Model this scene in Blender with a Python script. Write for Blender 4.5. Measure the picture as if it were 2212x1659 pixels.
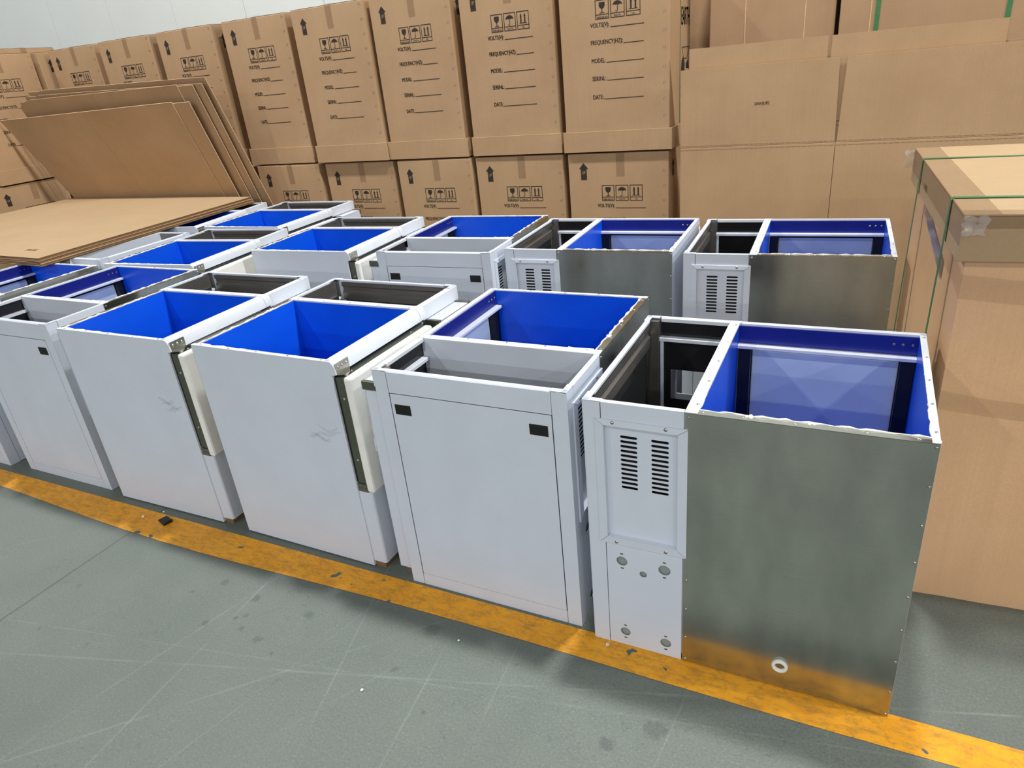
import bpy, bmesh, math, random
from mathutils import Vector, Matrix
random.seed(7)
S = bpy.context.scene
C = S.collection
for o in list(bpy.data.objects):
    bpy.data.objects.remove(o)

# ------------------------------------------------------------------ camera
CAM = (0.6495, -1.6196, 1.7825)
YAW, PITCH, ROLL, FPX = -0.491717, -0.438197, -0.104929, 1484.93
cy, sy, cp, sp = math.cos(YAW), math.sin(YAW), math.cos(PITCH), math.sin(PITCH)
fw = Vector((sy*cp, cy*cp, sp)); rt = Vector((cy, -sy, 0)); up = rt.cross(fw)
cr, sr = math.cos(ROLL), math.sin(ROLL)
r2 = rt*cr + up*sr; u2 = up*cr - rt*sr
cd = bpy.data.cameras.new('camera'); cam = bpy.data.objects.new('camera', cd); C.objects.link(cam)
M = Matrix((r2, u2, -fw)).transposed().to_4x4(); M.translation = CAM
cam.matrix_world = M
cd.sensor_width = 36.0; cd.lens = FPX/2212*36.0; cd.clip_start = 0.05; cd.clip_end = 100
S.camera = cam

# ------------------------------------------------------------------ world, lamps, exposure
w = bpy.data.worlds.new('hall_light'); S.world = w; w.use_nodes = True
bg = w.node_tree.nodes['Background']
bg.inputs[0].default_value = (0.93, 0.97, 1.0, 1); bg.inputs[1].default_value = 0.11
def lamp(x, y, z, power, size=0.7, col=(0.985, 0.99, 1.0)):
    l = bpy.data.lights.new('high_bay_lamp', 'AREA'); l.shape = 'DISK'; l.size = size; l.energy = power; l.color = col
    o = bpy.data.objects.new('high_bay_lamp', l); o.location = (x, y, z); C.objects.link(o)
for ly in (1.45, -5.55, -12.55, -19.55):
    for lx in (-14.65, -9.65, -4.65, 0.35, 5.35, 10.35, 15.35):
        lamp(lx, ly, 6.5, (0.5 if lx < -6 else 1.0)*(430*(1.0 if lx < 4 else 1.0 if lx < 6 else 3.0) if ly > 0 else {-5.55: 175, -12.55: 480, -19.55: 640}[ly]), 0.4)
S.view_settings.view_transform = 'Standard'
S.view_settings.look = 'None'
S.view_settings.gamma = 1.0
S.view_settings.exposure = -0.79
S.view_settings.use_curve_mapping = False

# ------------------------------------------------------------------ materials
def lin(r, g, b):
    f = lambda c: (c/255/12.92) if c/255 <= 0.04045 else ((c/255+0.055)/1.055)**2.4
    return (f(r), f(g), f(b), 1)
class NT:
    def __init__(s, name):
        s.m = bpy.data.materials.new(name); s.m.use_nodes = True; s.t = s.m.node_tree
        s.b = s.t.nodes['Principled BSDF']; s.out = s.t.nodes['Material Output']
    def n(s, typ, **kw):
        nd = s.t.nodes.new(typ)
        for k, v in kw.items():
            if k.startswith('i_'):
                nd.inputs[k[2:].replace('_', ' ')].default_value = v
            else: setattr(nd, k, v)
        return nd
    def l(s, a, b): s.t.links.new(a, b)
    def coord(s, scale=(1, 1, 1), loc=(0, 0, 0), rot=(0, 0, 0), world=False):
        if world:
            src = s.n('ShaderNodeNewGeometry').outputs['Position']
        else:
            src = s.n('ShaderNodeTexCoord').outputs['Object']
        mp = s.n('ShaderNodeMapping'); mp.inputs['Scale'].default_value = scale; mp.inputs['Location'].default_value = loc; mp.inputs['Rotation'].default_value = rot
        s.l(src, mp.inputs[0]); return mp.outputs[0]
    def noise(s, vec, scale, detail=4, rough=0.5):
        nd = s.n('ShaderNodeTexNoise'); nd.inputs['Scale'].default_value = scale; nd.inputs['Detail'].default_value = detail; nd.inputs['Roughness'].default_value = rough
        s.l(vec, nd.inputs['Vector']); return nd.outputs[0]
    def ramp(s, fac, pts):
        nd = s.n('ShaderNodeValToRGB'); e = nd.color_ramp.elements
        while len(e) < len(pts): e.new(0.5)
        for el, (p, c) in zip(e, pts):
            el.position = p; el.color = c if len(c) == 4 else (*c, 1)
        s.l(fac, nd.inputs[0]); return nd.outputs[0]
    def mix(s, fac, a, b, mode='MIX'):
        nd = s.n('ShaderNodeMix', data_type='RGBA', blend_type=mode)
        for inp, v in ((nd.inputs[0], fac), (nd.inputs[6], a), (nd.inputs[7], b)):
            if hasattr(v, 'links') or isinstance(v, bpy.types.NodeSocket): s.l(v, inp)
            else: inp.default_value = v
        return nd.outputs[2]
    def math(s, op, a, b=0.0):
        nd = s.n('ShaderNodeMath', operation=op)
        for inp, v in ((nd.inputs[0], a), (nd.inputs[1], b)):
            if isinstance(v, bpy.types.NodeSocket): s.l(v, inp)
            else: inp.default_value = v
        return nd.outputs[0]
    def bump(s, h, strength=0.1, dist=0.01):
        nd = s.n('ShaderNodeBump'); nd.inputs['Strength'].default_value = strength; nd.inputs['Distance'].default_value = dist
        s.l(h, nd.inputs['Height']); s.l(nd.outputs[0], s.b.inputs['Normal'])
    def set(s, **kw):
        for k, v in kw.items():
            i = s.b.inputs[{'col': 'Base Color', 'rough': 'Roughness', 'metal': 'Metallic', 'spec': 'Specular IOR Level', 'alpha': 'Alpha', 'trans': 'Transmission Weight', 'coat': 'Coat Weight'}[k]]
            if isinstance(v, bpy.types.NodeSocket): s.l(v, i)
            else: i.default_value = v
        return s
W1 = (1, 1, 1, 1); K0 = (0, 0, 0, 1)
def flat_mat(name, col, rough=0.5, metal=0.0, var=0.05, scale=12.0, bumps=0.0, bscale=60):
    t = NT(name); v = t.coord()
    n = t.noise(v, scale, 3)
    a = tuple(c*(1-var) for c in col[:3])+(1,); b = tuple(min(1, c*(1+var)) for c in col[:3])+(1,)
    t.set(col=t.ramp(n, [(0.3, a), (0.7, b)]), rough=rough, metal=metal)
    if bumps: t.bump(t.noise(v, bscale, 2), bumps, 0.004)
    return t.m
MAT = {}
MAT['paint'] = flat_mat('pale_grey_paint', lin(210, 217, 228), 0.36, 0, 0.025, 6, 0.03, 260)
MAT['white_paint'] = flat_mat('white_edge_paint', lin(214, 219, 226), 0.35, 0, 0.03, 9)
MAT['foam'] = flat_mat('white_foam', lin(240, 238, 230), 0.75, 0, 0.04, 20, 0.15, 90)
MAT['core'] = flat_mat('cream_insulation', lin(214, 208, 186), 0.9, 0, 0.08, 40, 0.3, 120)
MAT['seal'] = flat_mat('cream_sealant', lin(232, 231, 220), 0.55, 0, 0.1, 60, 0.3, 160)
MAT['olive'] = flat_mat('olive_galvanised_edge', lin(104, 108, 93), 0.42, 0.7, 0.06, 8)
MAT['steel'] = flat_mat('brushed_steel', lin(178, 176, 168), 0.3, 1.0, 0.06, 14)
MAT['dark_steel'] = flat_mat('dark_stainless', lin(130, 126, 121), 0.36, 0.75, 0.08, 6)
MAT['black'] = flat_mat('black_rubber', lin(12, 12, 13), 0.45, 0, 0.15, 30)
MAT['gloss_black'] = flat_mat('dark_reflective_sheet', lin(40, 40, 42), 0.16, 0.3, 0.1, 10)
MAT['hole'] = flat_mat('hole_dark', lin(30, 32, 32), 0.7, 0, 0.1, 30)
MAT['white_plastic'] = flat_mat('white_plastic', lin(236, 236, 228), 0.4, 0, 0.03, 20)
MAT['ink'] = flat_mat('black_print_ink', lin(44, 34, 26), 0.75, 0, 0.12, 50)
MAT['grey_ink'] = flat_mat('grey_print_ink', lin(95, 82, 62), 0.8, 0, 0.1, 50)
MAT['strap'] = flat_mat('green_strap', lin(62, 116, 68), 0.45, 0, 0.08, 30, 0.2, 200)
MAT['wood'] = flat_mat('brown_wood', lin(118, 90, 60), 0.8, 0, 0.12, 20)
MAT['staple'] = flat_mat('staple_wire', lin(170, 160, 145), 0.35, 0.9, 0.05, 30)
MAT['navy'] = flat_mat('navy_coated_steel', lin(36, 46, 132), 0.3, 0.35, 0.06, 6)
MAT['blank'] = flat_mat('grey_green_blank', lin(150, 158, 154), 0.45, 0.2, 0.05, 20)
MAT['door_inner'] = flat_mat('door_liner_sheet', lin(186, 204, 220), 0.42, 0, 0.03, 9)

# blue liner sheet
t = NT('blue_liner_sheet'); v = t.coord()
t.set(col=t.ramp(t.noise(v, 3, 3), [(0.3, lin(6, 82, 216)), (0.7, lin(9, 92, 228))]), rough=0.30, coat=0.0, spec=0.7)
t.bump(t.noise(v, 7, 2), 0.05, 0.02); MAT['blue'] = t.m
# galvanised sheet
t = NT('galvanised_sheet'); v = t.coord(); st = t.coord((0.6, 8, 60))
n1 = t.noise(t.coord((3.4, 2.0, 1.2)), 2.2, 4, 0.55)
c1 = t.ramp(n1, [(0.28, lin(168, 170, 164)), (0.72, lin(198, 199, 192))])
br = t.ramp(t.noise(t.coord((1.5, 1.5, 90)), 4, 2), [(0.3, (0.96, 0.96, 0.96)), (0.7, (1.03, 1.03, 1.03))])
t.set(col=t.mix(1.0, c1, br, 'MULTIPLY'), metal=1.0, rough=t.ramp(n1, [(0.3, (0.17,)*3), (0.7, (0.25,)*3)]))
t.bump(t.noise(t.coord((1.5, 1.5, 120)), 5, 2), 0.02, 0.002); MAT['galv'] = t.m
# cardboard
def cardboard(name, a, b, axis_scale):
    t = NT(name)
    n1 = t.noise(t.coord((1, 1, 1)), 2.3, 5, 0.6)
    col = t.ramp(n1, [(0.28, lin(*a)), (0.72, lin(*b))])
    fib = t.ramp(t.noise(t.coord(), 140, 2), [(0.35, (0.97, 0.97, 0.97)), (0.65, (1.02, 1.02, 1.02))])
    flute = t.noise(t.coord(axis_scale), 1.0, 2)
    fl = t.ramp(flute, [(0.35, (0.982, 0.982, 0.982)), (0.65, (1.012, 1.012, 1.012))])
    t.set(col=t.mix(1.0, t.mix(1.0, col, fib, 'MULTIPLY'), fl, 'MULTIPLY'), rough=0.78, spec=0.3)
    t.bump(flute, 0.06, 0.004)
    return t.m
MAT['card'] = cardboard('kraft_cardboard', (172, 139, 103), (185, 152, 115), (110, 110, 1.2))
MAT['card_flat'] = cardboard('kraft_cardboard_flat', (172, 144, 108), (179, 151, 115), (1.2, 90, 1.2))
MAT['card_warm'] = cardboard('kraft_cardboard_warm', (214, 171, 128), (226, 183, 140), (110, 110, 1.2))
MAT['edge_brown'] = flat_mat('brown_cut_edge', lin(122, 92, 60), 0.85, 0, 0.15, 60)
MAT['card_edge'] = flat_mat('cardboard_cut_edge', lin(206, 172, 130), 0.85, 0, 0.12, 60)
MAT['knock'] = flat_mat('cardboard_in_print', lin(176, 138, 100), 0.85, 0, 0.05, 60)
# packing tape / film
def film(name, col, alpha, rough):
    t = NT(name); v = t.coord((1, 1, 1))
    t.set(col=col, rough=rough, alpha=alpha, spec=0.6); t.bump(t.noise(v, 40, 3), 0.35, 0.004); return t.m
MAT['tape'] = film('brown_clear_tape', lin(168, 130, 92), 0.30, 0.22)
MAT['thin_tape'] = film('thin_clear_tape', lin(150, 118, 86), 0.16, 0.25)
MAT['film'] = film('clear_film', lin(226, 220, 216), 0.28, 0.10)
MAT['smear'] = film('tape_residue', lin(196, 202, 210), 0.16, 0.12)
MAT['grey_tape'] = film('grey_tape_band', lin(120, 112, 112), 0.75, 0.2)
# hall wall
t = NT('white_wall_panel'); n1 = t.noise(t.coord(), 0.8, 4)
t.set(col=t.ramp(n1, [(0.3, lin(222, 227, 223)), (0.7, lin(230, 235, 231))]), rough=0.6); MAT['wall'] = t.m
# floor
t = NT('green_grey_epoxy_floor'); p = t.coord(world=True)
big = t.noise(p, 0.9, 5, 0.6); mid = t.noise(p, 6, 5, 0.65); fine = t.noise(p, 130, 3, 0.7)
col = t.ramp(big, [(0.25, lin(95, 102, 95)), (0.5, lin(104, 111, 103)), (0.75, lin(112, 119, 110))])
col = t.mix(1.0, col, t.ramp(mid, [(0.3, (0.93, 0.94, 0.94)), (0.7, (1.04, 1.04, 1.03))]), 'MULTIPLY')
col = t.mix(1.0, col, t.ramp(fine, [(0.28, (0.80, 0.80, 0.80)), (0.6, (1.05, 1.05, 1.05)), (0.74, (1.42, 1.42, 1.40))]), 'MULTIPLY')
vo = t.n('ShaderNodeTexVoronoi', feature='DISTANCE_TO_EDGE'); vo.inputs['Scale'].default_value = 9
wv = t.n('ShaderNodeVectorMath', operation='ADD'); nz = t.n('ShaderNodeTexNoise'); nz.inputs['Scale'].default_value = 14; t.l(p, nz.inputs['Vector'])
sc = t.n('ShaderNodeVectorMath', operation='SCALE'); sc.inputs['Scale'].default_value = 0.16; t.l(nz.outputs[1], sc.inputs[0]); t.l(p, wv.inputs[0]); t.l(sc.outputs[0], wv.inputs[1]); t.l(wv.outputs[0], vo.inputs['Vector'])
cm = t.math('MULTIPLY', t.ramp(vo.outputs[0], [(0.0, W1), (0.014, K0)]), t.ramp(t.noise(p, 2.1, 2), [(0.46, K0), (0.58, (0.95,)*3)]))
col = t.mix(t.math('MULTIPLY', cm, 0.5), col, lin(70, 77, 72))
# long pale scuffs dragged over the floor, each a line of its own
lnz = t.math('MULTIPLY', t.math('SUBTRACT', t.noise(p, 2.5, 3), 0.5), 0.03)
for qx, qy, ang, hw, amt, brs in ((-1.43, -0.68, 75.8, 0.0030, 0.42, 3.1), (-1.285, -0.6, 94.1, 0.0025, 0.40, 4.3), (-0.745, -0.47, 105.6, 0.0022, 0.38, 5.2), (-1.33, -0.91, 44.6, 0.003, 0.30, 4.0),
        (-0.215, -0.35, 94.2, 0.0025, 0.40, 3.7), (-0.437, -0.45, 96.4, 0.0022, 0.36, 6.1), (-0.69, -0.435, 16.6, 0.0028, 0.40, 4.7), (-0.3, -0.35, 10.9, 0.002, 0.26, 7.0), (0.32, -0.26, 84.1, 0.002, 0.36, 5.0),
        (-1.0, -0.8, 74.9, 0.002, 0.3, 3.0), (-1.85, -0.6, 62.0, 0.002, 0.28, 3.6), (-0.95, -1.0, 60.0, 0.002, 0.28, 5.6), (-2.6, -0.35, 40.0, 0.002, 0.25, 2.6), (0.75, -0.3, 98.0, 0.002, 0.22, 4.1)):
    ca, sa = math.cos(math.radians(ang)), math.sin(math.radians(ang))
    dt = t.n('ShaderNodeVectorMath', operation='DOT_PRODUCT'); t.l(p, dt.inputs[0]); dt.inputs[1].default_value = (-sa, ca, 0)
    ds = t.math('ABSOLUTE', t.math('ADD', t.math('SUBTRACT', dt.outputs['Value'], -sa*qx+ca*qy), t.math('MULTIPLY', lnz, 0.35)))
    ln = t.ramp(ds, [(0.0, (0.9,)*3), (hw*2, K0)])
    brk = t.ramp(t.noise(p, brs, 4, 0.6), [(0.40, (0.1,)*3), (0.60, W1)])
    col = t.mix(t.math('MULTIPLY', t.math('MULTIPLY', ln, brk), amt*0.7), col, lin(158, 168, 158))
# dark oil drips at their own spots, with ragged outlines
wrp = t.math('MULTIPLY', t.math('SUBTRACT', t.noise(p, 46, 5, 0.7), 0.5), 0.06)
for dx_, dy_, rr_ in ((-1.286, -0.271, 0.028), (-1.259, -0.357, 0.016), (-1.286, -0.377, 0.013), (-1.124, -0.432, 0.024), (-1.382, -0.443, 0.020), (-1.225, -0.411, 0.016), (-1.574, -0.329, 0.015), (-1.027, -0.461, 0.008), (-2.077, -0.475, 0.013), (-1.992, -0.697, 0.010),
        (-1.029, -0.269, 0.022), (-0.575, -0.366, 0.014), (-0.924, -0.544, 0.010), (-1.484, -0.244, 0.024), (0.162, -0.371, 0.030), (0.278, -0.277, 0.045), (-0.549, -0.172, 0.040), (-0.394, -0.475, 0.010)):
    sb_ = t.n('ShaderNodeVectorMath', operation='DISTANCE'); t.l(p, sb_.inputs[0]); sb_.inputs[1].default_value = (dx_, dy_, 0)
    sp2 = t.ramp(t.math('ADD', sb_.outputs['Value'], wrp), [(rr_*0.55, (0.42,)*3), (rr_*0.85, K0)])
    col = t.mix(sp2, col, lin(60, 66, 62))
# saw-cut joint
sx = t.n('ShaderNodeSeparateXYZ'); t.l(p, sx.inputs[0])
dj = t.math('ABSOLUTE', t.math('SUBTRACT', t.math('ADD', sx.outputs[0], t.math('MULTIPLY', t.math('SUBTRACT', mid, 0.5), 0.012)), -2.195))
jm = t.ramp(dj, [(0.0025, W1), (0.0055, K0)])
col = t.mix(t.math('MULTIPLY', jm, 0.75), col, lin(64, 62, 58))
t.set(col=col, rough=t.ramp(mid, [(0.3, (0.42,)*3), (0.7, (0.55,)*3)]), spec=0.4)
t.bump(fine, 0.45, 0.003); MAT['floor'] = t.m
# stripe
t = NT('orange_floor_paint'); p = t.coord(world=True)
a = t.noise(p, 7, 6, 0.7)
col = t.ramp(a, [(0.25, lin(222, 146, 30)), (0.5, lin(242, 166, 34)), (0.75, lin(248, 176, 44))])
grm = t.math('MULTIPLY', t.ramp(t.noise(t.coord((3, 9, 1), rot=(0, 0, 0.35), world=True), 5, 6, 0.75), [(0.48, K0), (0.65, W1)]), 0.55)
col = t.mix(grm, col, lin(140, 114, 62))
edge = t.ramp(t.noise(p, 5, 5, 0.6), [(0.485, K0), (0.50, W1), (0.515, K0)])
chip = t.ramp(t.noise(p, 11, 3, 0.5), [(0.685, K0), (0.70, W1)])
col = t.mix(t.math('MULTIPLY', edge, 0.35), col, lin(160, 112, 36))
gr2 = t.math('MULTIPLY', t.ramp(t.noise(t.coord((1, 2.2, 1), rot=(0, 0, -0.6), world=True), 26, 6, 0.75), [(0.52, K0), (0.68, W1)]), 0.5)
col = t.mix(gr2, col, lin(150, 120, 60))
col = t.mix(chip, col, lin(92, 102, 94))
t.set(col=col, rough=0.5, spec=0.35); t.bump(t.noise(p, 5, 5, 0.6), 0.35, 0.006); MAT['stripe'] = t.m

# ------------------------------------------------------------------ mesh helpers
class MB:
    """collects shapes into one mesh"""
    def __init__(s): s.v = []; s.f = []; s.smooth = []
    def add(s, vs, fs, smooth=False):
        k = len(s.v); s.v += [tuple(q) for q in vs]; s.f += [tuple(k+i for i in q) for q in fs]; s.smooth += [smooth]*len(fs); return s
    def box(s, x0, x1, y0, y1, z0, z1, bev=0.0):
        if bev <= 0:
            return s.add([(x0,y0,z0),(x1,y0,z0),(x1,y1,z0),(x0,y1,z0),(x0,y0,z1),(x1,y0,z1),(x1,y1,z1),(x0,y1,z1)],
                         [(0,3,2,1),(4,5,6,7),(0,1,5,4),(1,2,6,5),(2,3,7,6),(3,0,4,7)])
        bm = bmesh.new(); bmesh.ops.create_cube(bm, size=1)
        for q in bm.verts: q.co = Vector(((x0+x1)/2+q.co.x*(x1-x0), (y0+y1)/2+q.co.y*(y1-y0), (z0+z1)/2+q.co.z*(z1-z0)))
        bmesh.ops.bevel(bm, geom=bm.edges[:], offset=bev, segments=2, profile=0.5, affect='EDGES')
        bm.verts.index_update()
        s.add([q.co for q in bm.verts], [[q.index for q in f.verts] for f in bm.faces]); bm.free(); return s
    def prism(s, prof, a0, a1, axis='x', smooth=False):
        """profile of 2D points extruded along an axis: x -> (y,z), y -> (x,z), z -> (x,y)"""
        P = {'x': lambda a, p: (a, p[0], p[1]), 'y': lambda a, p: (p[0], a, p[1]), 'z': lambda a, p: (p[0], p[1], a)}[axis]
        n = len(prof); vs = [P(a0, p) for p in prof]+[P(a1, p) for p in prof]
        s.add(vs, [(i, (i+1) % n, n+(i+1) % n, n+i) for i in range(n)]+[tuple(range(n))[::-1], tuple(range(n, 2*n))]); return s
    def cyl(s, c, axis, r, h, n=12, r1=None):
        r1 = r if r1 is None else r1; ax = Vector(axis).normalized(); a = ax.orthogonal().normalized(); b = ax.cross(a); c = Vector(c)
        vs = [c+(a*math.cos(2*math.pi*i/n)+b*math.sin(2*math.pi*i/n))*r for i in range(n)]+[c+ax*h+(a*math.cos(2*math.pi*i/n)+b*math.sin(2*math.pi*i/n))*r1 for i in range(n)]
        return s.add(vs, [(i, (i+1) % n, n+(i+1) % n, n+i) for i in range(n)]+[tuple(range(n))[::-1], tuple(range(n, 2*n))])
    def dome(s, c, axis, r, n=8):
        ax = Vector(axis).normalized(); a = ax.orthogonal().normalized(); b = ax.cross(a); c = Vector(c)
        vs = []
        for k, (rr, hh) in enumerate(((1, 0), (0.75, 0.38), (0.3, 0.52))):
            vs += [c+(a*math.cos(2*math.pi*i/n)+b*math.sin(2*math.pi*i/n))*r*rr+ax*r*hh for i in range(n)]
        fs = []
        for k in range(2): fs += [(k*n+i, k*n+(i+1) % n, (k+1)*n+(i+1) % n, (k+1)*n+i) for i in range(n)]
        fs.append(tuple(range(2*n, 3*n))); return s.add(vs, fs, True)
    def tube(s, pts, r, n=6, jit=0.0, rnd=None):
        pts = [Vector(q) for q in pts]; rings = []
        for i, q in enumerate(pts):
            d = (pts[min(i+1, len(pts)-1)]-pts[max(i-1, 0)]).normalized(); a = d.cross(Vector((0, 0, 1)))
            if a.length < 1e-4: a = d.orthogonal()
            a.normalize(); b = d.cross(a); rr = r*(1+(rnd.uniform(-jit, jit) if rnd else 0))
            rings.append([q+(a*math.cos(2*math.pi*k/n)+b*math.sin(2*math.pi*k/n))*rr for k in range(n)])
        vs = [v_ for rg in rings for v_ in rg]; fs = []
        for i in range(len(rings)-1): fs += [(i*n+k, i*n+(k+1) % n, (i+1)*n+(k+1) % n, (i+1)*n+k) for k in range(n)]
        fs += [tuple(range(n))[::-1], tuple(range((len(rings)-1)*n, len(rings)*n))]
        return s.add(vs, fs, True)
    def mesh_data(s, me, mat=None):
        mt = mat or Matrix.Identity(4)
        return s.add([mt @ q.co for q in me.vertices], [tuple(p_.vertices) for p_ in me.polygons])
    def mesh(s, name, mat):
        me = bpy.data.meshes.new(name); me.from_pydata(s.v, [], s.f); me.update()
        for p_, sm in zip(me.polygons, s.smooth): p_.use_smooth = sm
        me.materials.append(MAT[mat] if isinstance(mat, str) else mat); return me
    def build(s, name, mat, parent=None):
        return put(name, s.mesh(name, mat), parent)
def put(name, me, parent=None, loc=None, rz=0):
    o = bpy.data.objects.new(name, me); C.objects.link(o)
    if parent is not None: o.parent = parent
    if loc is not None: o.location = loc
    if rz: o.rotation_euler.z = rz
    return o
def empty(name, loc=(0, 0, 0), rz=0):
    o = bpy.data.objects.new(name, None); C.objects.link(o); o.location = loc; o.rotation_euler = (0, 0, rz); o.empty_display_size = 0.1; return o
def tag(o, label=None, cat=None, group=None, kind=None):
    for k, v_ in (('label', label), ('category', cat), ('group', group), ('kind', kind)):
        if v_: o[k] = v_
    return o
def copy_tree(o, parent=None):
    c = o.copy(); C.objects.link(c); c.parent = parent
    for ch in list(o.children): copy_tree(ch, c)
    return c
def plate_with_holes(outer, holes, thick):
    """flat plate in local XY with holes, centred on thickness; returned as a mesh"""
    cu = bpy.data.curves.new('plate', 'CURVE'); cu.dimensions = '2D'; cu.fill_mode = 'BOTH'; cu.extrude = thick/2
    for lp in [outer]+holes:
        sp_ = cu.splines.new('POLY'); sp_.points.add(len(lp)-1); sp_.use_cyclic_u = True
        for pt, (x, y) in zip(sp_.points, lp): pt.co = (x, y, 0, 1)
    o = bpy.data.objects.new('plate', cu); me = bpy.data.meshes.new_from_object(o); bpy.data.objects.remove(o); bpy.data.curves.remove(cu); return me
def circ(x, y, r, n=20): return [(x+r*math.cos(2*math.pi*i/n), y+r*math.sin(2*math.pi*i/n)) for i in range(n)]
def slot(x0, x1, z, h, n=5):
    r = h/2; pts = []
    for i in range(n+1): a = -math.pi/2+math.pi*i/n; pts.append((x1-r+r*math.cos(a), z+r*math.sin(a)))
    for i in range(n+1): a = math.pi/2+math.pi*i/n; pts.append((x0+r+r*math.cos(a), z+r*math.sin(a)))
    return pts
XZ = Matrix(((1, 0, 0, 0), (0, 0, -1, 0), (0, 1, 0, 0), (0, 0, 0, 1)))      # local XY drawing -> XZ plane facing -Y
def text_verts(s, x0, z0, wid=None, hgt=None, bold=0.012):
    """text drawn in XY (x0,z0 = lower left) stretched to width/height"""
    cu = bpy.data.curves.new('t', 'FONT'); cu.body = s; cu.size = 1; cu.resolution_u = 2; cu.fill_mode = 'FRONT'
    o = bpy.data.objects.new('t', cu); me = bpy.data.meshes.new_from_object(o); bpy.data.objects.remove(o); bpy.data.curves.remove(cu)
    xs = [q.co.x for q in me.vertices]; ys = [q.co.y for q in me.vertices]
    if not xs: return [], []
    ax, bx, ay, by = min(xs), max(xs), min(ys), max(ys)
    ks = hgt/(by-ay) if hgt else None; kx = wid/(bx-ax) if wid else ks; ks = ks or kx
    vs = []; fs = []; n_ = len(me.vertices)
    for d_ in ((0.0,) if bold <= 0 else (-bold, 0.0, bold)):                 # heavier strokes: the glyphs printed side by side
        k_ = len(vs); vs += [(x0+(q.co.x-ax+d_)*kx, z0+(q.co.y-ay)*ks) for q in me.vertices]; fs += [tuple(k_+i for i in p_.vertices) for p_ in me.polygons]
    bpy.data.meshes.remove(me); return vs, fs

# ------------------------------------------------------------------ structure
floor = tag(MB().box(-20, 16, -24, 6.0, -0.1, 0).build('floor', 'floor'), 'green grey painted concrete factory floor with cracks and scuffs', 'floor', kind='structure')
stripe = MB()
xs = [-14+i*0.25 for i in range(int(23/0.25)+1)]
rs = random.Random(3)
near = [-0.112+0.020*math.sin(x*1.1+0.4)-0.012*math.sin(x*2.3) for x in xs]
vs = []; fs = []
for i, x in enumerate(xs): vs += [(x, near[i], 0.0012), (x, 0.012, 0.0012)]
for i in range(len(xs)-1): fs.append((2*i, 2*i+2, 2*i+3, 2*i+1))
stripe.add(vs, fs)
tag(stripe.build('floor_stripe', 'stripe'), 'worn orange painted line on the floor along the cabinets', 'floor line', kind='structure')
WALL_Y = 5.0
wb = tag(MB().box(-14, 9, WALL_Y+0.004, WALL_Y+0.15, 0, 6).build('wall_back', 'wall'), 'white panelled factory wall behind the cartons', 'wall', kind='structure')
pw = 1.12
pm = MB().box(0, pw-0.005, WALL_Y-0.012, WALL_Y+0.004, 0, 6, 0.002).mesh('wall_panel', 'wall')
for i in range(20):
    put('wall_panel', pm, wb, (-13.6+i*pw, 0, 0))

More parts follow.
